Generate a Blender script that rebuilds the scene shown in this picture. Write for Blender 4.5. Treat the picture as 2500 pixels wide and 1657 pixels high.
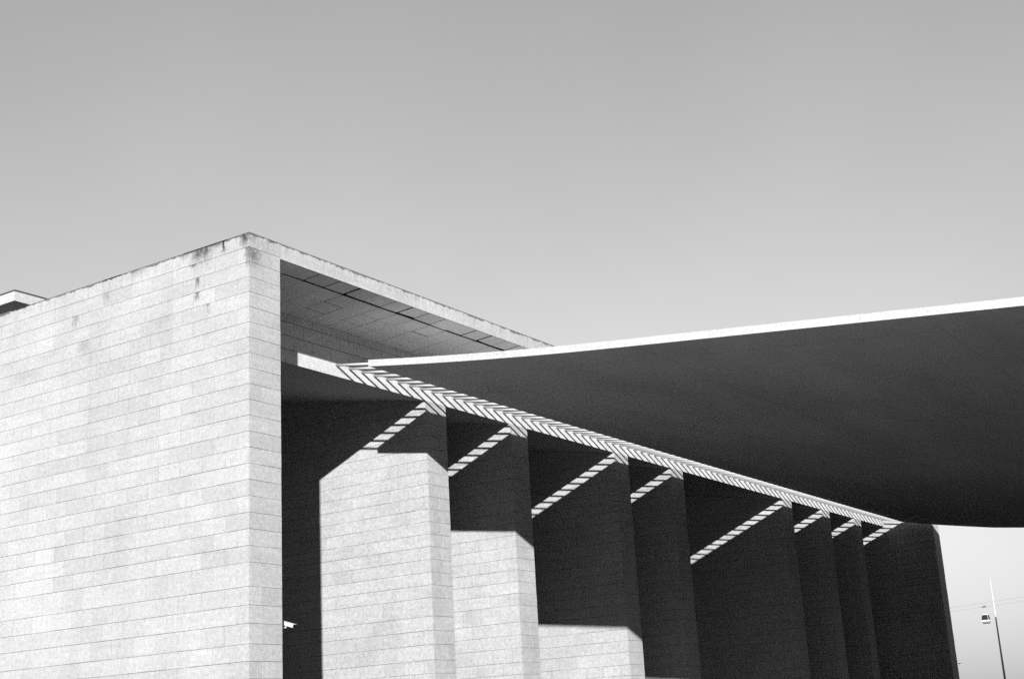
import bpy, bmesh, math, random
from mathutils import Vector, Matrix, Quaternion

random.seed(7)
for o in list(bpy.data.objects):
    bpy.data.objects.remove(o)
SC = bpy.context.scene
COL = SC.collection
TOP = 14.35                      # height of the portico roof above the plaza

# ------------------------------------------------------------------ camera
def look(yaw, pitch, roll):
    f = Vector((-math.sin(yaw) * math.cos(pitch), math.cos(yaw) * math.cos(pitch), math.sin(pitch)))
    r = Vector((math.cos(yaw), math.sin(yaw), 0.0))
    u = r.cross(f)
    r2 = r * math.cos(roll) + u * math.sin(roll)
    u2 = -r * math.sin(roll) + u * math.cos(roll)
    return Matrix((r2, u2, -f)).transposed()

cam_data = bpy.data.cameras.new('camera')
cam = bpy.data.objects.new('camera', cam_data)
COL.objects.link(cam)
cam_data.sensor_fit = 'HORIZONTAL'
cam_data.sensor_width = 36.0
cam_data.lens = 3326.34 / 2500 * 36.0
cam_data.clip_start = 0.1
cam_data.clip_end = 6000
cam.matrix_world = Matrix.Translation((23.3203, -23.7028, TOP - 12.7528)) @ look(0.57862, 0.28354, -0.05593).to_4x4()
SC.camera = cam

# ------------------------------------------------------------------ sky and sun
SUN = Vector((-0.75687, 1.0, -0.32262))          # direction the light travels
EL = math.atan2(0.32262, math.hypot(0.75687, 1.0))
world = bpy.data.worlds.new('World')
SC.world = world
world.use_nodes = True
wn, wl = world.node_tree.nodes, world.node_tree.links
wn.clear()
sky = wn.new('ShaderNodeTexSky')
sky.sky_type = 'NISHITA'
sky.sun_disc = False
sky.sun_elevation = EL
sky.sun_rotation = math.radians(142.9)
sky.altitude = 0
sky.air_density = 1.4
sky.dust_density = 0.4
sky.ozone_density = 1.0
GW = 0.4
bw = wn.new('ShaderNodeSeparateColor')        # blue-sensitive black and white film
bg = wn.new('ShaderNodeBackground')
bg.inputs['Strength'].default_value = 0.05
wo = wn.new('ShaderNodeOutputWorld')
wl.new(sky.outputs['Color'], bw.inputs[0])
mixc = wn.new('ShaderNodeMath')                # mostly blue with some green
mixc.operation = 'MULTIPLY_ADD'
gsc = wn.new('ShaderNodeMath')
gsc.operation = 'MULTIPLY'
gsc.inputs[1].default_value = GW
wl.new(bw.outputs[1], gsc.inputs[0])
wl.new(bw.outputs[2], mixc.inputs[0])
mixc.inputs[1].default_value = 1.0 - GW
wl.new(gsc.outputs[0], mixc.inputs[2])
tc = wn.new('ShaderNodeTexCoord')               # faint uneven high haze
hz = wn.new('ShaderNodeTexNoise')
hz.inputs['Scale'].default_value = 3.0
hz.inputs['Detail'].default_value = 4
wl.new(tc.outputs['Generated'], hz.inputs['Vector'])
hr = wn.new('ShaderNodeMapRange')
hr.inputs['From Min'].default_value = 0.3
hr.inputs['From Max'].default_value = 0.7
hr.inputs['To Min'].default_value = 0.95
hr.inputs['To Max'].default_value = 1.05
wl.new(hz.outputs['Fac'], hr.inputs['Value'])
hm = wn.new('ShaderNodeMath')
hm.operation = 'MULTIPLY'
wl.new(mixc.outputs[0], hm.inputs[0])
wl.new(hr.outputs['Result'], hm.inputs[1])
wl.new(hm.outputs[0], bg.inputs['Color'])
wl.new(bg.outputs['Background'], wo.inputs['Surface'])

sun_data = bpy.data.lights.new('sun', 'SUN')
sun_data.energy = 5.0
sun_data.angle = math.radians(0.5)
sun_data.color = (1.0, 0.995, 0.99)
sun = bpy.data.objects.new('sun', sun_data)
COL.objects.link(sun)
sun.rotation_mode = 'QUATERNION'
sun.rotation_quaternion = SUN.to_track_quat('-Z', 'Y')
sun.location = (40, -60, 60)

SC.view_settings.view_transform = 'Standard'
SC.view_settings.look = 'None'
SC.view_settings.gamma = 1.0
SC.view_settings.use_curve_mapping = False
SC.view_settings.exposure = 1.4
SC.cycles.use_denoising = False            # the denoiser smears the thin cable shadows

# ------------------------------------------------------------------ materials
def new_mat(name, rough=0.85, spec=0.2):
    m = bpy.data.materials.new(name)
    m.use_nodes = True
    n, l = m.node_tree.nodes, m.node_tree.links
    b = n['Principled BSDF']
    b.inputs['Roughness'].default_value = rough
    b.inputs['Specular IOR Level'].default_value = spec
    return m, n, l, b

def noise(n, l, vec, scale, detail=3, rough=0.55):
    t = n.new('ShaderNodeTexNoise')
    t.inputs['Scale'].default_value = scale
    t.inputs['Detail'].default_value = detail
    t.inputs['Roughness'].default_value = rough
    if vec is not None:
        l.new(vec, t.inputs['Vector'])
    return t.outputs['Fac']

def mrange(n, l, val, a, b, c, d, clamp=True):
    t = n.new('ShaderNodeMapRange')
    t.clamp = clamp
    t.inputs['From Min'].default_value = a
    t.inputs['From Max'].default_value = b
    t.inputs['To Min'].default_value = c
    t.inputs['To Max'].default_value = d
    l.new(val, t.inputs['Value'])
    return t.outputs['Result']

def math_n(n, l, op, a, b=None, clamp=False):
    t = n.new('ShaderNodeMath')
    t.operation = op
    t.use_clamp = clamp
    for i, v in enumerate((a, b)):
        if v is None:
            continue
        if isinstance(v, (int, float)):
            t.inputs[i].default_value = v
        else:
            l.new(v, t.inputs[i])
    return t.outputs[0]

def mult(n, l, *vals):
    r = vals[0]
    for v in vals[1:]:
        r = math_n(n, l, 'MULTIPLY', r, v)
    return r

def grey_out(n, l, b, val):
    c = n.new('ShaderNodeCombineColor')
    for i in range(3):
        l.new(val, c.inputs[i])
    l.new(c.outputs[0], b.inputs['Base Color'])

def scaled_pos(n, l, sx, sy, sz):
    g = n.new('ShaderNodeNewGeometry')
    mp = n.new('ShaderNodeMapping')
    mp.inputs['Scale'].default_value = (sx, sy, sz)
    l.new(g.outputs['Position'], mp.inputs['Vector'])
    return g, mp.outputs['Vector']

def bump(n, l, b, height, strength, dist):
    bp = n.new('ShaderNodeBump')
    bp.inputs['Strength'].default_value = strength
    bp.inputs['Distance'].default_value = dist
    l.new(height, bp.inputs['Height'])
    l.new(bp.outputs['Normal'], b.inputs['Normal'])

def mottled(name, base, var=0.14, fine=0.22, islands=0.0, rough=0.85, spec=0.2, bmp=0.25, fscale=22.0):
    """mineral surface: tone per piece, broad clouds, fine speckle"""
    m, n, l, b = new_mat(name, rough, spec)
    g, vec = scaled_pos(n, l, 1, 1, 1)
    cl = mrange(n, l, noise(n, l, vec, 0.55, 4), 0.3, 0.7, 1 - var, 1 + var)
    f1 = noise(n, l, vec, fscale, 2, 0.7)
    fi = mrange(n, l, f1, 0.28, 0.72, 1 - fine, 1 + fine)
    val = mult(n, l, cl, fi, base)
    if islands:
        isl = mrange(n, l, g.outputs['Random Per Island'], 0, 1, 1 - islands, 1 + islands)
        oi = n.new('ShaderNodeObjectInfo')
        ob = mrange(n, l, oi.outputs['Random'], 0, 1, 1 - islands, 1 + islands)
        val = mult(n, l, val, isl, ob)
    grey_out(n, l, b, val)
    bump(n, l, b, f1, bmp, 0.004)
    return m

def limestone(name, base, with_stains):
    m, n, l, b = new_mat(name, 0.8, 0.25)
    g, vec = scaled_pos(n, l, 1, 1, 1)
    cl = mrange(n, l, noise(n, l, vec, 0.45, 5), 0.3, 0.7, 0.92, 1.07)
    f1 = noise(n, l, vec, 30, 2, 0.75)
    f2 = noise(n, l, vec, 9, 3, 0.6)
    fi = mrange(n, l, f1, 0.28, 0.72, 0.74, 1.24)
    fj = mrange(n, l, f2, 0.25, 0.75, 0.84, 1.13)
    isl = mrange(n, l, g.outputs['Random Per Island'], 0, 1, 0.95, 1.05)
    oi = n.new('ShaderNodeObjectInfo')
    ob = mrange(n, l, oi.outputs['Random'], 0, 1, 0.93, 1.06)
    vo = n.new('ShaderNodeTexVoronoi')            # sparse shell pits
    vo.inputs['Scale'].default_value = 5.5
    l.new(vec, vo.inputs['Vector'])
    pit = mrange(n, l, vo.outputs['Distance'], 0.05, 0.13, 0.72, 1)
    _, vb = scaled_pos(n, l, 0.9, 0.9, 7.0)
    bed = mrange(n, l, noise(n, l, vb, 1.0, 5, 0.65), 0.35, 0.7, 1.04, 0.93)
    val = mult(n, l, cl, fi, fj, isl, ob, pit, bed, base)
    if with_stains:
        sep = n.new('ShaderNodeSeparateXYZ')
        l.new(g.outputs['Position'], sep.inputs[0])
        X, Y, Z = sep.outputs
        # lichen line creeping down from the coping
        _, v2 = scaled_pos(n, l, 2.2, 2.2, 2.2)
        edge_n = noise(n, l, v2, 1.6, 5, 0.7)
        depth = mrange(n, l, edge_n, 0.40, 0.72, 0.03, 0.15)
        dz = math_n(n, l, 'SUBTRACT', TOP, Z)
        e = math_n(n, l, 'SUBTRACT', 1.0, math_n(n, l, 'DIVIDE', dz, depth), clamp=True)
        spk = mrange(n, l, noise(n, l, vec, 26, 4, 0.7), 0.4, 0.62, 0, 1)
        mask = mult(n, l, mrange(n, l, e, 0.0, 0.35, 0, 1.0), mrange(n, l, spk, 0, 1, 0.6, 1))
        wob = mrange(n, l, noise(n, l, vec, 5, 3, 0.7), 0.3, 0.7, -0.10, 0.10)
        # run-off patches under the coping: (x, half width, top, reach)
        _, v3 = scaled_pos(n, l, 9, 9, 1.3)
        drip = mrange(n, l, noise(n, l, v3, 1.0, 4, 0.75), 0.36, 0.54, 0, 1)
        blot = mrange(n, l, noise(n, l, vec, 14, 5, 0.8), 0.42, 0.56, 0, 1)
        db = math_n(n, l, 'MAXIMUM', mult(n, l, drip, 0.85), blot)
        for (x, y, hw, z0, reach, amt) in ((-1.72, 0.0, 0.42, 0.0, 0.47, 1.0), (-1.15, 0.0, 0.22, 0.0, 0.16, 0.9), (-2.35, 0, 0.2, 0, 0.2, 0.6),
                                           (-0.91, 0.0, 0.045, 0.0, 0.36, 1.5), (-0.16, 0.0, 0.16, 0.0, 0.40, 1.1),
                                           (-1.83, 0.0, 0.07, 0.8, 0.28, 0.9), (-1.86, 0, 0.09, 1.2, 0.26, 0.9), (-1.47, 0, 0.06, 1.6, 0.3, 0.8),
                                           (-2.0, 0, 0.16, 0.4, 0.1, 0.9), (-6.7, 0, 0.14, 0.8, 0.4, 0.5), (-6.3, 0, 0.3, 1.6, 0.5, 0.28),
                                           (-7.9, 0, 0.6, 1.6, 0.4, 0.2), (-8.8, 0, 0.6, 2.0, 0.4, 0.25), (-3.2, 0, 0.4, 1.6, 0.4, 0.15),
                                           (-0.02, 0, 0.09, 0.4, 0.6, 0.8), (-4.1, 0, 0.4, 0, 0.25, 0.4), (-5.4, 0, 0.15, 0.4, 0.4, 0.45)):
            dx = math_n(n, l, 'ABSOLUTE', math_n(n, l, 'SUBTRACT', X, x))
            dx = mrange(n, l, math_n(n, l, 'DIVIDE', math_n(n, l, 'ADD', dx, wob), hw), 0.45, 1.25, 1, 0)
            q = math_n(n, l, 'DIVIDE', math_n(n, l, 'SUBTRACT', TOP - z0, Z), reach)
            dd = mult(n, l, mrange(n, l, q, 0.35, 1.1, 1, 0), mrange(n, l, q, -0.02, 0.0, 0, 1))
            dy = mrange(n, l, Y, 0.2, 0.5, 1, 0)
            mask = math_n(n, l, 'MAXIMUM', mask, mult(n, l, dx, dd, dy, db, amt * 1.0))
        run = mult(n, l, mrange(n, l, noise(n, l, v3, 0.6, 4, 0.7), 0.5, 0.7, 0, 0.5), mrange(n, l, dz, 0.0, 0.45, 1, 0))
        mask = math_n(n, l, 'MAXIMUM', mask, run)
        # damp tint hanging under bed joints, broad and faint
        _, v4 = scaled_pos(n, l, 1.2, 1.2, 0.25)
        faint = mrange(n, l, noise(n, l, v4, 1.0, 4, 0.6), 0.52, 0.78, 1, 0.90)
        val = mult(n, l, val, faint)
        inv = math_n(n, l, 'SUBTRACT', 1.0, mult(n, l, mask, 0.88), clamp=True)
        val = mult(n, l, val, inv)
    grey_out(n, l, b, val)
    hh = math_n(n, l, 'ADD', f1, f2)
    bump(n, l, b, hh, 0.3, 0.003)
    return m

STONE = limestone('limestone_cladding', 0.238, True)
WALLSTONE = limestone('cable_wall_stone', 0.34, False)
MORTAR = mottled('dark_joint_bed', 0.016, 0.2, 0.3)
FASCIA = limestone('limestone_fascia', 0.262, True)
SOFFIT = mottled('soffit_panel_stone', 0.52, 0.10, 0.22, islands=0.05)
PLASTER = mottled('ceiling_plaster', 0.26, 0.06, 0.2)
WHITE_C = mottled('white_concrete', 0.27, 0.07, 0.2, fscale=16)
TUBE = mottled('painted_steel_tube', 0.31, 0.02, 0.06, rough=0.5, spec=0.3, bmp=0.0)
WHITE_P = mottled('white_paint', 0.27, 0.02, 0.03, rough=0.4, spec=0.4, bmp=0.0)
GREY_M = mottled('grey_metal', 0.22, 0.03, 0.05, rough=0.45, spec=0.5, bmp=0.0)
DARK_M = mottled('dark_metal', 0.03, 0.03, 0.05, rough=0.4, spec=0.5, bmp=0.0)
GLASS = mottled('dark_tinted_glass', 0.01, 0.02, 0.0, rough=0.3, spec=0.08, bmp=0.0)
PAVING = mottled('plaza_paving_stone', 0.035, 0.12, 0.12, fscale=5)
LEAF = mottled('added_tree_foliage', 0.05, 0.3, 0.3, fscale=1.0)
FORE = mottled('pale_forecourt_stone', 0.30, 0.08, 0.1, fscale=5)
RENDER = mottled('building_render', 0.24, 0.05, 0.1)
POLE_M = mottled('pole_paint', 0.34, 0.03, 0.03, rough=0.45, spec=0.4, bmp=0.0)

def concrete_shell():
    """board marked underside of the hanging shell with faint pour seams"""
    m, n, l, b = new_mat('shell_concrete', 0.85, 0.15)
    g, vec = scaled_pos(n, l, 1, 1, 1)
    _, vs = scaled_pos(n, l, 0.35, 0.12, 0.35)
    cl = mrange(n, l, noise(n, l, vs, 1.0, 6, 0.62), 0.3, 0.7, 0.84, 1.14)
    f1 = noise(n, l, vec, 24, 2, 0.75)
    fi = mrange(n, l, f1, 0.28, 0.72, 0.78, 1.22)
    sep = n.new('ShaderNodeSeparateXYZ')
    l.new(g.outputs['Position'], sep.inputs[0])
    seams = []
    for ax, step in ((0, 7.43), (1, 8.05)):
        q = math_n(n, l, 'PINGPONG', sep.outputs[ax], step / 2)
        seams.append(mrange(n, l, q, 0.0, 0.035, 0.78, 1.0))
    val = mult(n, l, cl, fi, seams[0], seams[1], 0.40)
    grey_out(n, l, b, val)
    bump(n, l, b, f1, 0.2, 0.003)
    return m
SHELL = concrete_shell()

# ------------------------------------------------------------------ helpers
def mesh_obj(name, verts, faces, mat, parent=None, smooth=False, loc=None):
    me = bpy.data.meshes.new(name)
    me.from_pydata(verts, [], faces)
    me.validate()
    me.update()
    if smooth:
        for p in me.polygons:
            p.use_smooth = True
    mats = mat if isinstance(mat, (list, tuple)) else [mat]
    for k in mats:
        me.materials.append(k)
    o = bpy.data.objects.new(name, me)
    COL.objects.link(o)
    if parent is not None:
        o.parent = parent
    if loc is not None:
        o.location = loc
    return o

BOXF = [(0, 3, 2, 1), (4, 5, 6, 7), (0, 1, 5, 4), (1, 2, 6, 5), (2, 3, 7, 6), (3, 0, 4, 7)]
def boxv(x0, y0, z0, x1, y1, z1):
    return [(x0, y0, z0), (x1, y0, z0), (x1, y1, z0), (x0, y1, z0), (x0, y0, z1), (x1, y0, z1), (x1, y1, z1), (x0, y1, z1)]

class MB:
    def __init__(s): s.v, s.f = [], []
    def add(s, v, f):
        k = len(s.v)
        s.v += v
        s.f += [tuple(i + k for i in q) for q in f]
    def box(s, *a): s.add(boxv(*a), BOXF)
    def prism(s, poly, axis, a, b):
        """poly: list of 2-D points; axis 'y': poly is (x, z); axis 'x': poly is (y, z); axis 'z': (x, y)"""
        n_ = len(poly)
        def P(p, t):
            return {'y': (p[0], t, p[1]), 'x': (t, p[0], p[1]), 'z': (p[0], p[1], t)}[axis]
        v = [P(p, a) for p in poly] + [P(p, b) for p in poly]
        f = [tuple(range(n_)), tuple(range(2 * n_ - 1, n_ - 1, -1))]
        f += [(i, (i + 1) % n_ + 0, (i + 1) % n_ + n_, i + n_) for i in range(n_)]
        s.add(v, f)
    def tube(s, p0, p1, r0, r1=None, seg=12, cap=True):
        r1 = r0 if r1 is None else r1
        p0, p1 = Vector(p0), Vector(p1)
        d = (p1 - p0).normalized()
        a = d.orthogonal().normalized()
        b = d.cross(a)
        v = []
        for p, r in ((p0, r0), (p1, r1)):
            for i in range(seg):
                t = 2 * math.pi * i / seg
                v.append(tuple(p + a * (r * math.cos(t)) + b * (r * math.sin(t))))
        f = [(i, (i + 1) % seg, (i + 1) % seg + seg, i + seg) for i in range(seg)]
        if cap:
            f += [tuple(range(seg - 1, -1, -1)), tuple(range(seg, 2 * seg))]
        s.add(v, f)
    def obj(s, name, mat, parent=None, smooth=False, loc=None):
        o = mesh_obj(name, s.v, s.f, mat, parent, False, loc)
        bm = bmesh.new()
        bm.from_mesh(o.data)
        bmesh.ops.recalc_face_normals(bm, faces=bm.faces)
        bm.to_mesh(o.data)
        bm.free()
        if smooth:
            for p in o.data.polygons:
                p.use_smooth = len(p.vertices) == 4
        return o

def empty(name, loc):
    o = bpy.data.objects.new(name, None)
    o.location = loc
    COL.objects.link(o)
    return o

def tag(o, label, cat, group=None, kind=None):
    o['label'] = label
    o['category'] = cat
    if group: o['group'] = group
    if kind: o['kind'] = kind
    return o

# ------------------------------------------------------------------ ground
g = MB()
N = 24
R_ = 3000
v = [(x, y, 0.0) for y in (-R_, R_) for x in (-R_, R_)]
ground = mesh_obj('plaza_ground', [(-R_, -R_, 0), (R_, -R_, 0), (R_, R_, 0), (-R_, R_, 0)], [(0, 1, 2, 3)], PAVING)
ground['kind'] = 'structure'
fc = mesh_obj('forecourt_bounce_paving', [(-14, -70, 0.004), (45, -70, 0.004), (45, 4.0, 0.004), (-14, 4.0, 0.004)], [(0, 1, 2, 3)], FORE)  # unseen; laid pale to bounce light up into the roof recess
fc['kind'] = 'structure'

# far woods south and east, unseen, added to block low sky light
def sky_block_woods(pts, depth, hmin, hmax, name):
    m = MB()
    rnd = random.Random(3)
    for (xa, ya), (xb, yb) in zip(pts[:-1], pts[1:]):
        n_ = int(math.hypot(xb - xa, yb - ya) / 7)
        for i in range(n_):
            t = (i + 0.5) / n_
            cx, cy = xa + (xb - xa) * t + rnd.uniform(-3, 3), ya + (yb - ya) * t + rnd.uniform(-4, 4)
            r, h = rnd.uniform(5, 7), rnd.uniform(hmin, hmax)
            rings = [(0.75, 0.0), (1.0, 0.35), (0.9, 0.65), (0.5, 0.9), (0.05, 1.0)]
            v = []
            for rr, zz in rings:
                for k in range(9):
                    a = 2 * math.pi * k / 9
                    q = r * rr * rnd.uniform(0.8, 1.15)
                    v.append((cx + q * math.cos(a), cy + q * math.sin(a), h * zz * rnd.uniform(0.93, 1.05)))
            f = [(j * 9 + k, j * 9 + (k + 1) % 9, (j + 1) * 9 + (k + 1) % 9, (j + 1) * 9 + k) for j in range(4) for k in range(9)]
            m.add(v, f)
    o = m.obj(name, LEAF)
    o['kind'] = 'stuff'
sky_block_woods([(-150, -70), (-60, -115), (40, -135), (150, -120), (215, -60), (225, 60)], 12, 11, 15, 'sky_block_woods')

# ------------------------------------------------------------------ the portico
SET = 2.828                       # how far the inner fins and the cable wall stand back
HF = 0.434                        # depth of the roof edge
ZB = 2.049                        # underside of the cable wall, below the roof top
TH = 1.13                         # fin thickness
BACK = -13.2
FINY = [10.923, 15.860, 23.309, 28.180, 40.183, 45.344, 50.116]
YL = 55.120
YEND = YL + TH
T = 0.03                          # stone thickness
GAPH, GAPV = 0.009, 0.005

# bed joints, measured down from the roof top
beds = [0.0] + [0.4 * k for k in range(1, 22)] + [8.97, 9.405, 9.835, 10.31, 10.71]
while beds[-1] + 0.4 < TOP - 0.1:
    beds.append(beds[-1] + 0.4)
beds.append(TOP)

portico = empty('stone_portico', (0, 0, 0))
tag(portico, 'pale stone-clad portico with a flat roof carried on a long row of tall wall fins', 'portico')

def slope_z(x):                   # sloping ceiling between the fins
    return TOP - ZB + 0.164 * (-SET - x)

# slab layout: returns (u0, u1, z0, z1)
def layout(u0, u1, zlo, zhi, seed, rows=None, w=0.8):
    rows = rows or beds
    out = []
    for k in range(len(rows) - 1):
        zt, zb = TOP - rows[k], TOP - rows[k + 1]
        if zb >= zhi - 0.02 or zt <= zlo + 0.02:
            continue
        zt, zb = min(zt, zhi), max(zb, zlo)
        off = (0.4 if (k + seed) % 2 else 0.0)
        cuts = [u0]
        u = u0 + (w - off if off else w)
        while u < u1 - 0.12:
            cuts.append(u)
            u += w
        cuts.append(u1)
        for a, b in zip(cuts[:-1], cuts[1:]):
            out.append((a, b, zb, zt))
    return out

def slab_box(face, c, u0, u1, z0, z1):
    """face: 'front' (-Y at y=c), 'rear' (+Y at y=c), 'edge' (+X at x=c)"""
    h, q = GAPH / 2, random.choice((0.002, 0.003, 0.004, 0.006, 0.009))
    z0, z1 = z0 + random.choice((0, 0, 0, -.002, .002)), z1 - (0 if z1 < TOP - 0.01 else -h)
    pr = random.choice((0, 0, 0.001, 0.002, 0.003))
    if face == 'front':
        return (u0 + q, c - pr, z0 + h, u1 - q, c + T + 0.004, z1 - h)
    if face == 'rear':
        return (u0 + q, c - T - 0.004, z0 + h, u1 - q, c, z1 - h)
    return (c - T - 0.004, u0 + q, z0 + h, c + pr, u1 - q, z1 - h)

mesh_cache = {}
def single(name, b, mat, parent):
    x0, y0, z0, x1, y1, z1 = b
    key = (name, round(x1 - x0, 3), round(y1 - y0, 3), round(z1 - z0, 3), mat.name)
    me = mesh_cache.get(key)
    if me is None:
        me = bpy.data.meshes.new(name)
        hx, hy, hz = (x1 - x0) / 2, (y1 - y0) / 2, (z1 - z0) / 2
        bm = bmesh.new()
        vs = [bm.verts.new(p) for p in boxv(-hx, -hy, -hz, hx, hy, hz)]
        for f in BOXF:
            bm.faces.new([vs[i] for i in f])
        bm.to_mesh(me)
        bm.free()
        me.materials.append(mat)
        mesh_cache[key] = me
    o = bpy.data.objects.new(name, me)
    o.location = ((x0 + x1) / 2, (y0 + y1) / 2, (z0 + z1) / 2)
    COL.objects.link(o)
    o.parent = parent
    return o

# --- end walls (the nearest one carries the slabs that can be picked out singly)
def wall_core(name, y0, x1, zt, parent):
    m = MB()
    m.box(BACK + T, y0 + T, 0, x1 - T, y0 + TH - T, zt)
    return m.obj(name, MORTAR, parent)

end_wall = wall_core('end_wall', 0.0, 0.0, TOP - T, portico)
slabs = []
for s in layout(BACK, 0.0, 0, TOP, 0):
    # lay the front out from the corner so that the pattern starts there
    a, b, z0, z1 = s
    a, b = BACK - a, BACK - b
    slabs.append(('front', 0.0, min(a, b), max(a, b), z0, z1))
for s in layout(T, TH, 0, TOP, 1):
    slabs.append(('edge', 0.0) + s)
def seen(sl):
    face, c, a, b, z0, z1 = sl
    if z1 < 3.3: return -1
    if face == 'edge': return 1e3 - (TOP - z1) * 0.01
    return (b - a) * 100 + b * 6 if b > -10.3 else -1
slabs.sort(key=seen, reverse=True)
mb = MB()
for i, (face, c, a, b, z0, z1) in enumerate(slabs):
    bx = slab_box(face, c, a, b, z0, z1)
    if i < 300:
        single('stone_slab', bx, STONE, end_wall)
    else:
        mb.box(*bx)
for s in layout(BACK, 0.0, 0, TOP - HF, 1):
    mb.box(*slab_box('rear', TH, *s))
cl = mb.obj('stone_cladding', STONE, end_wall)
cl['kind'] = 'stuff'

# --- inner fins
def fin(y0, n):
    core = MB()
    poly = [(BACK + 0.4, 0), (-SET - T, 0), (-SET - T, slope_z(-SET - T) + 0.002), (BACK + 0.4, slope_z(BACK + 0.4) + 0.002)]
    core.prism(poly, 'y', y0 + T, y0 + TH - T)
    o = core.obj('fin_wall', MORTAR, portico)
    m = MB()
    L = -SET
    for a, b, z0, z1 in layout(0, -SET - (BACK + 0.4), 0, TOP, n):
        x0, x1 = L - b, L - a
        top = min(z1, slope_z(x0) + 0.2)
        if z0 > slope_z(x0) + 0.15: continue
        m.box(*slab_box('front', y0, x0, x1, z0, z1))
        m.box(*slab_box('rear', y0 + TH, x0, x1, z0, z1))
    for a, b, z0, z1 in layout(y0 + T, y0 + TH - T, 0, TOP - ZB, n + 1, w=0.54):
        m.box(*slab_box('edge', -SET, a, b, z0, z1))
    c_ = m.obj('stone_cladding', STONE, o)
    c_['kind'] = 'stuff'
    return o
for n, y in enumerate(FINY):
    fin(y, n)

# --- far end wall, flush with the roof edge
far = wall_core('end_wall', YL, 0.0, TOP - T, portico)
m = MB()
for a, b, z0, z1 in layout(0, -BACK, 0, TOP, 1):
    m.box(*slab_box('front', YL, -b, -a, z0, z1))
    m.box(*slab_box('rear', YEND, -b, -a, z0, z1))
for s in layout(YL + T, YEND - T, 0, TOP, 0, w=0.54):
    m.box(*slab_box('edge', 0.0, *s))
c_ = m.obj('stone_cladding', STONE, far)
c_['kind'] = 'stuff'

# --- roof, cable wall and sloping ceiling in one solid, plus its skins
roof = MB()
ZW = 0.575                        # where the soffit meets the cable wall
poly = [(BACK, TOP - T), (-T, TOP - T), (-T, TOP - HF + 0.14), (-SET - T, TOP - ZW + 0.14),
        (-SET - T, TOP - ZB), (BACK, slope_z(BACK))]
roof.prism(poly, 'y', TH, YL)
roof_o = roof.obj('roof_slab', PLASTER, portico)
m = MB()
m.box(BACK, 0.0, TOP - T + 0.001, -0.001, YEND, TOP - 0.004)
m.obj('roof_covering', FASCIA, portico)
# roof edge stones
m = MB()
u = TH
fw = 1.2
while u < YL - 0.01:
    u2 = min(u + fw, YL)
    m.box(-T - 0.004, u + 0.002, TOP - HF, 0.0, u2 - 0.002, TOP)
    u = u2
fe = m.obj('roof_edge', FASCIA, portico)
fe['kind'] = 'stuff'
# cable wall stones
cw = MB()
cw.box(-SET - T - 0.03, TH + 0.001, TOP - ZB + 0.004, -SET - T + 0.002, YL - 0.001, TOP - ZW)
cwo = cw.obj('cable_wall', MORTAR, portico)
m = MB()
rows = [ZW - 0.02, 0.82, 1.225, 1.645, ZB]
for k in range(4):
    u = TH
    first = True
    j = 0.8 if k % 2 else 0.4
    while u < YL - 0.01:
        u2 = u + (j if first else 0.8)
        first = False
        if u2 > YL - 0.15: u2 = YL
        m.box(-SET - T - 0.004, u + 0.003, TOP - rows[k + 1] + (0.009 if k < 3 else 0.0), -SET + random.choice((0, .001, .002)), u2 - 0.010, TOP - rows[k] - 0.009)
        u = u2
c_ = m.obj('stone_cladding', WALLSTONE, cwo)
c_['kind'] = 'stuff'

# soffit panels: four files of 0.81 m panels, some sagging
xs = [-0.06, -0.745, -1.45, -2.15, -SET]
def sz(x): return TOP - (HF + (ZW - HF) * (-x / SET))
rest = MB()
wide = {(0, 4), (0, 5), (0, 3), (0, 7), (0, 9), (0, 11)}
y = TH + 0.055 - 0.0
colm = 0
while y < YL:
    y2 = min(y + 0.812, YL)
    for r in range(4):
        x1, x0 = xs[r], xs[r + 1]
        gx = random.choice((0.006, 0.014, 0.024))
        gy = random.choice((0.012, 0.02, 0.03))
        drop = random.uniform(-0.003, 0.003)
        g0 = g1 = 0.004
        if r == 0:
            gx = (0.035, 0.03, 0.04, 0.045, 0.08, 0.065, 0.04, 0.08)[colm % 8] if colm > 1 else 0.012
            gy = (0.035, 0.03, 0.04, 0.05, 0.10, 0.05, 0.045, 0.06)[colm % 8] if colm < 18 else 0.012
            drop = random.uniform(-0.045, -0.025)
        if (r, colm) in ((1, 4), (2, 4), (1, 9)):
            gx = 0.05
        ya, yb = y + gy, y2 - 0.004
        za, zb = sz(x0 + gx) - drop, sz(x1) - drop
        tw = random.uniform(-0.015, 0.015) if r == 0 else random.uniform(-0.002, 0.002)
        v = [(x0 + gx, ya, za), (x1 - 0.003, ya, zb), (x1 - 0.003, yb, zb + tw), (x0 + gx, yb, za + tw)]
        v += [(p[0], p[1], p[2] + 0.02) for p in v]
        if colm < 19:
            mesh_obj('soffit_panel', v, BOXF, SOFFIT, roof_o)
        else:
            rest.add(v, BOXF)
    y = y2
    colm += 1
c_ = rest.obj('soffit_lining', SOFFIT, roof_o)
c_['kind'] = 'stuff'
# dark sheet above the panels, its colour stands in for the void's shade
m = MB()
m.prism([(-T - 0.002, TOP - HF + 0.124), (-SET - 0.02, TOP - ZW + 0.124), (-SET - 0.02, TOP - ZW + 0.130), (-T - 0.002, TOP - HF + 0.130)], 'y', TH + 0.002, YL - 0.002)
m.obj('void_shade_sheet', DARK_M, roof_o)
# closing wall at the back
m = MB()
m.box(BACK, TH + 0.001, 0, BACK + 0.35, YL - 0.001, slope_z(BACK + 0.35) - 0.0)
m.obj('rear_wall', RENDER, portico)

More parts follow.
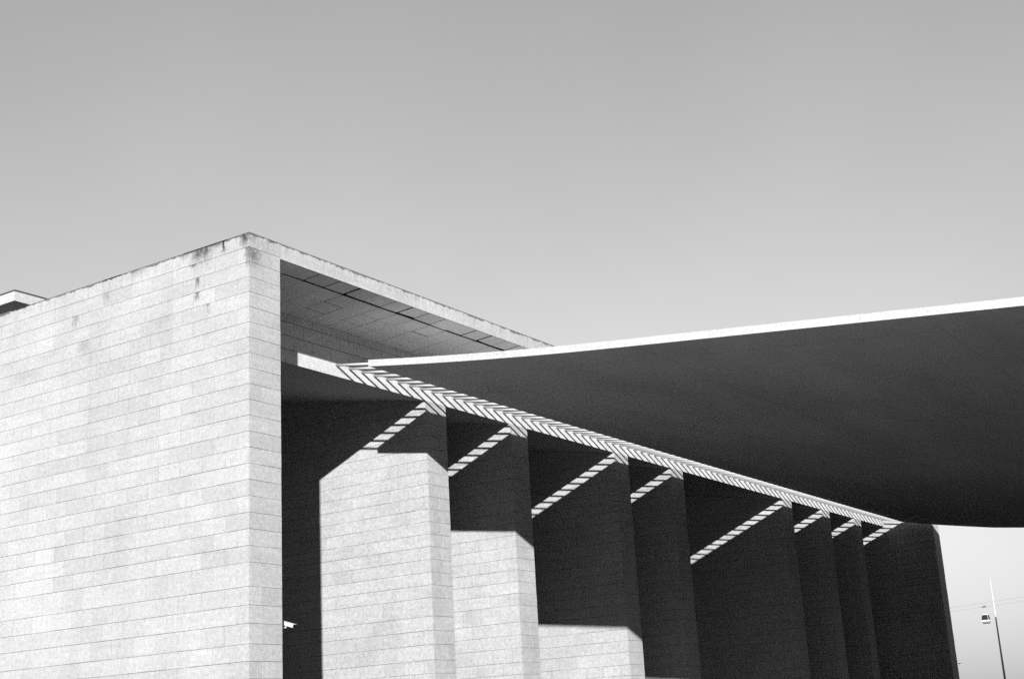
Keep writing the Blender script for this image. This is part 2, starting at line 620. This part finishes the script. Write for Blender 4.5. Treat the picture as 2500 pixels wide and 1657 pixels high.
# ------------------------------------------------------------------ hanging concrete canopy
YC, YF = 6.42, 54.75
XS = -1.47
HALF = 33.0
def under(x):
    uu = x + SET
    uu = min(uu, 2 * HALF - uu)
    a = min(uu, 10.0)
    drop = 0.17 * a - 0.0031 * a * a
    if uu > 10:
        drop += 0.1105 * (min(uu, 20) - 10)
    if uu > 20:
        c_ = uu - 20
        drop += 0.1105 * c_ - 0.5 * (0.1105 / (HALF - 20)) * c_ * c_
    return TOP - 1.805 - drop
XE = XS + 2 * (HALF - (XS + SET))
canopy = empty('canopy', (XS, YC, under(XS)))
tag(canopy, 'huge thin concrete canopy sagging over the plaza beside the portico', 'canopy')
def rel(o, parent):
    o.location = (-parent.location.x, -parent.location.y, -parent.location.z)
    return o
TS = 0.20
n_x, n_y = 90, 8
vv, ff = [], []
for s_ in (0, 1):
    for i in range(n_x + 1):
        x = XS + (XE - XS) * i / n_x
        for j in range(n_y + 1):
            vv.append((x, YC + (YF - YC) * j / n_y, under(x) - 0.2 * (j / n_y) ** 2 * min(1, (x - XS) / 5.0, (XE - x) / 5.0) + s_ * TS))
K = (n_x + 1) * (n_y + 1)
def I(s_, i, j): return s_ * K + i * (n_y + 1) + j
for i in range(n_x):
    for j in range(n_y):
        ff.append((I(0, i, j), I(0, i, j + 1), I(0, i + 1, j + 1), I(0, i + 1, j)))
        ff.append((I(1, i, j), I(1, i + 1, j), I(1, i + 1, j + 1), I(1, i, j + 1)))
for i in range(n_x):
    ff.append((I(0, i, 0), I(0, i + 1, 0), I(1, i + 1, 0), I(1, i, 0)))
    ff.append((I(0, i, n_y), I(1, i, n_y), I(1, i + 1, n_y), I(0, i + 1, n_y)))
for j in range(n_y):
    ff.append((I(0, 0, j), I(1, 0, j), I(1, 0, j + 1), I(0, 0, j + 1)))
    ff.append((I(0, n_x, j), I(0, n_x, j + 1), I(1, n_x, j + 1), I(1, n_x, j)))
shell = mesh_obj('concrete_shell', vv, ff, [SHELL, WHITE_C], canopy)
for p in shell.data.polygons:
    if abs(p.normal.y) > 0.9 or abs(p.normal.x) > 0.9:
        p.material_index = 1
rel(shell, canopy)
# tubes
tm = MB()
RT = 0.036
z_at_wall = under(-SET) + TS / 2
z_at_slab = under(XS) + TS / 2
tm.tube((0, 0, z_at_wall - under(XS)), (XS + SET + 0.1, 0, z_at_slab - under(XS) - 0.012), RT, seg=14)
tube0 = tm.obj('steel_tube', TUBE, canopy, smooth=True)
tube0.location = (-SET - XS - 0.0, 0.13, 0)
yy = YC + 0.13 + 0.5945
while yy < YL - 0.05:
    c = tube0.copy()
    COL.objects.link(c)
    c.location = (-SET - XS, yy - YC, 0)
    yy += 0.5945

# ------------------------------------------------------------------ matching portico that carries the other end of the canopy
XW = XE + (XS + SET)              # its cable wall
opp = empty('stone_portico', (XW - SET, 0, 0))
tag(opp, 'matching portico across the plaza that holds the far side of the canopy', 'portico')
def orel(m_, name, mat):
    o = m_.obj(name, mat, opp)
    o.location = (-(XW - SET), 0, 0)
    return o
XF, XB = XW - SET, XW - SET - BACK
for y0, x0 in [(0.0, XF), (YL, XF)] + [(y, XW) for y in FINY]:
    m = MB()
    m.box(x0, y0, 0, XB, y0 + TH, TOP - 0.5 if x0 == XW else TOP - 0.002)
    orel(m, 'end_wall' if x0 == XF else 'fin_wall', RENDER)
m = MB()
m.prism([(XB + 0.1, TOP), (XF, TOP), (XF, TOP - HF), (XW + 0.01, TOP - ZW), (XW + 0.01, TOP - ZB), (XB + 0.1, TOP - 0.4)], 'y', TH + 0.001, YL - 0.001)
orel(m, 'roof_slab', RENDER)

# ------------------------------------------------------------------ CCTV camera on the inside of the end wall
cc = empty('security_camera', (-0.25, TH, TOP - 9.86))
tag(cc, 'small white security camera on a wall bracket beside the corner of the near wall', 'camera')
A = Vector((-0.34, 1.50, TOP - 9.735))
B = Vector((0.00, 1.60, TOP - 9.85))
d = (B - A).normalized()
side = d.cross(Vector((0, 0, 1))).normalized()
up = side.cross(d).normalized()
def cam_box(a, b, hw, h0, h1, name, mat, slant=0.0):
    vs = []
    for p, ex in ((a, 0), (b, slant)):
        for (s_, h) in ((-hw, h0), (hw, h0), (hw, h1), (-hw, h1)):
            vs.append(tuple(p + side * s_ + up * h + d * (ex if h == h1 else 0) - cc.location))
    return mesh_obj(name, vs, [(0, 1, 2, 3), (7, 6, 5, 4), (0, 4, 5, 1), (1, 5, 6, 2), (2, 6, 7, 3), (3, 7, 4, 0)], mat, cc)
body = cam_box(A, B - d * 0.05, 0.045, -0.055, 0.03, 'housing', WHITE_P)
cam_box(A - d * 0.02, B, 0.06, 0.034, 0.046, 'sunshield', WHITE_P, 0.02)
m = MB()
e0 = B - d * 0.05 - up * 0.01 - cc.location
m.tube(e0, e0 + d * 0.012, 0.036, seg=14)
m.obj('lens', GLASS, cc)
m = MB()
joint = A + d * 0.12 - up * 0.055 - cc.location
m.tube(joint, joint - up * 0.05, 0.022)
m.tube(joint - up * 0.05, Vector((joint.x, 0.02, joint.z - 0.06)), 0.018)
m.box(joint.x - 0.045, 0.0, joint.z - 0.12, joint.x + 0.045, 0.02, joint.z - 0.0)
m.obj('bracket', WHITE_P, cc)

# ------------------------------------------------------------------ building behind, its roof corner shows over the end wall
bx, by, bz = -15.58, 4.41, TOP + 3.07
bld = empty('pavilion_building', (-30, 20, 0))
tag(bld, 'building behind, only its flat white roof edge and dark eaves showing at the left', 'building')
def brel(m_, name, mat):
    o = m_.obj(name, mat, bld)
    o.location = (30, -20, 0)
    return o
m = MB()
m.box(-60, by, bz - 0.35, bx, 60, bz)
brel(m, 'roof_slab', WHITE_C)
m = MB()
m.box(-60.02, by - 0.02, bz + 0.001, bx + 0.02, 60.02, bz + 0.045)
brel(m, 'roof_flashing', DARK_M)
m = MB()
m.box(-58, by + 3.0, 0, bx - 3.0, 58, bz - 0.352)
w_ = brel(m, 'wall', RENDER)
for storey in range(4):
    for i in range(9):
        x0, z0 = -22.5 - i * 4.0, 1.6 + storey * 4.0
        m = MB()
        m.box(x0 - 2.2, by + 2.97, z0, x0, by + 3.05, z0 + 1.9)
        f_ = brel(m, 'window', DARK_M)
        m = MB()
        m.box(x0 - 2.1, by + 2.96, z0 + 0.1, x0 - 0.1, by + 2.966, z0 + 1.8)
        p_ = m.obj('pane', GLASS, f_)

# ------------------------------------------------------------------ lamp post beyond the portico
pl = empty('slender_mast', (-0.13, 66.29, 0))
tag(pl, 'slender tapering white mast standing past the far end of the portico, lower part in shade', 'mast')
m = MB()
m.tube((0, 0, 0), (0, 0, TOP - 4.70), 0.09, 0.03, seg=16)
m.obj('shaft', POLE_M, pl, smooth=True)
m = MB()
m.box(-0.2, -0.2, 0, 0.2, 0.2, 0.03)
m.obj('base_plate', GREY_M, pl)

# ------------------------------------------------------------------ cable car
def gondola(loc, ang, label, body=None, k=0.78):
    """hangs from its cable: origin at the grip; the cabin floor is about 3.1 m below"""
    body = body or WHITE_P
    g_ = empty('gondola', loc)
    g_.rotation_euler = (0, 0, ang)
    tag(g_, label, 'gondola', 'cable car gondolas')
    Z = -1.42
    def P(*pts): return [(x * k, Z + (z + 1.86) * k) for x, z in pts]
    def P3(x, y, z): return (x * k, y * k, Z + (z + 1.86) * k)
    m = MB()
    m.prism(P((-0.80, -3.55), (0.80, -3.55), (1.02, -3.40), (1.06, -3.18), (-1.06, -3.18), (-1.02, -3.40)), 'y', -0.72 * k, 0.72 * k)
    m.obj('cabin_body', body, g_)
    m = MB()
    m.prism(P((-0.80, -4.02), (0.80, -4.02), (0.94, -3.56), (-0.94, -3.56)), 'y', -0.66 * k, 0.66 * k)
    m.obj('floor', DARK_M, g_)
    m = MB()
    m.prism(P((-0.66, -1.84), (0.66, -1.84), (0.76, -2.0), (-0.76, -2.0)), 'y', -0.58 * k, 0.58 * k)
    m.obj('roof', body, g_)
    m = MB()
    m.prism(P((-0.76, -2.01), (0.76, -2.01), (1.02, -3.17), (-1.02, -3.17)), 'y', -0.66 * k, 0.66 * k)
    m.obj('window_band', GLASS, g_)
    for sy in (-1, 1):
        m = MB()
        m.tube(P3(0.40, sy * 0.66, -1.98), P3(0.56, sy * 0.70, -3.19), 0.05, seg=6)
        m.obj('door_post', body, g_)
    m = MB()
    m.tube((0, 0, -0.05), (-0.06, 0, -0.6), 0.035, seg=8)
    m.tube((-0.06, 0, -0.6), (0.0, 0, Z + 0.2), 0.035, seg=8)
    m.tube((0, 0, Z + 0.22), (-0.22, 0, Z), 0.04, seg=8)
    m.tube((0, 0, Z + 0.22), (0.22, 0, Z), 0.04, seg=8)
    m.obj('hanger_arm', GREY_M, g_)
    m = MB()
    m.prism([(-0.56, -0.16), (0.30, -0.16), (0.34, 0.08), (0.12, 0.22), (-0.12, 0.18)], 'y', -0.14, 0.14)
    m.obj('grip', DARK_M, g_)
    return g_

GY = 240.0
lowA, lowB = Vector((-53.586, GY, TOP + 5.601)), Vector((-39.884, GY, TOP + 6.273))
upA, upB = Vector((-53.488, GY, TOP + 6.279)), Vector((-39.769, GY, TOP + 7.021))
def along(a, b, x): return a + (b - a) * ((x - a.x) / (b.x - a.x))
gx = -47.2
gp = along(lowA, lowB, gx)
gondola((gx, GY, gp.z), math.radians(14), 'white cable car gondola with dark windows hanging left of the mast')
def ropeway(a, b, label, xa, xb, sag=1.5, r=0.04):
    p0, p1 = along(a, b, xa), along(a, b, xb)
    m = MB()
    last = None
    for i in range(25):
        t = i / 24
        p = p0.lerp(p1, t)
        xm = (p.x - gx) / 60
        p = p + Vector((0, 0, sag * xm * xm))
        if last is not None:
            m.tube(last, p, r, seg=6, cap=False)
        last = p
    o = m.obj('haul_rope', GREY_M)
    return tag(o, label, 'cable', 'cable car ropes')
ropeway(lowA, lowB, 'lower of two thin cable car ropes, the one the near gondola hangs from', -110, 20)
ropeway(upA, upB, 'upper of two thin cable car ropes crossing the sky behind the mast', -110, 20)
fx, fy, fz = 23.32 - 0.2902 * 900, -23.7 + 0.9999 * 900, TOP - 12.75 + 0.0320 * 940
fg = gondola((fx, fy, fz + 1.8), 0.3, 'tiny far-off gondola, a dark speck just right of the far end wall', GREY_M, 0.8)
m = MB()
m.tube((fx - 120, fy + 160, fz + 4.5), (fx, fy, fz + 1.8), 0.03, seg=5, cap=False)
m.tube((fx, fy, fz + 1.8), (fx + 60, fy + 260, fz + 4.5), 0.03, seg=5, cap=False)
tag(m.obj('haul_rope', GREY_M), 'far stretch of rope above the tiny distant gondola', 'cable', 'cable car ropes')
SC.render.resolution_x, SC.render.resolution_y = 1024, 678
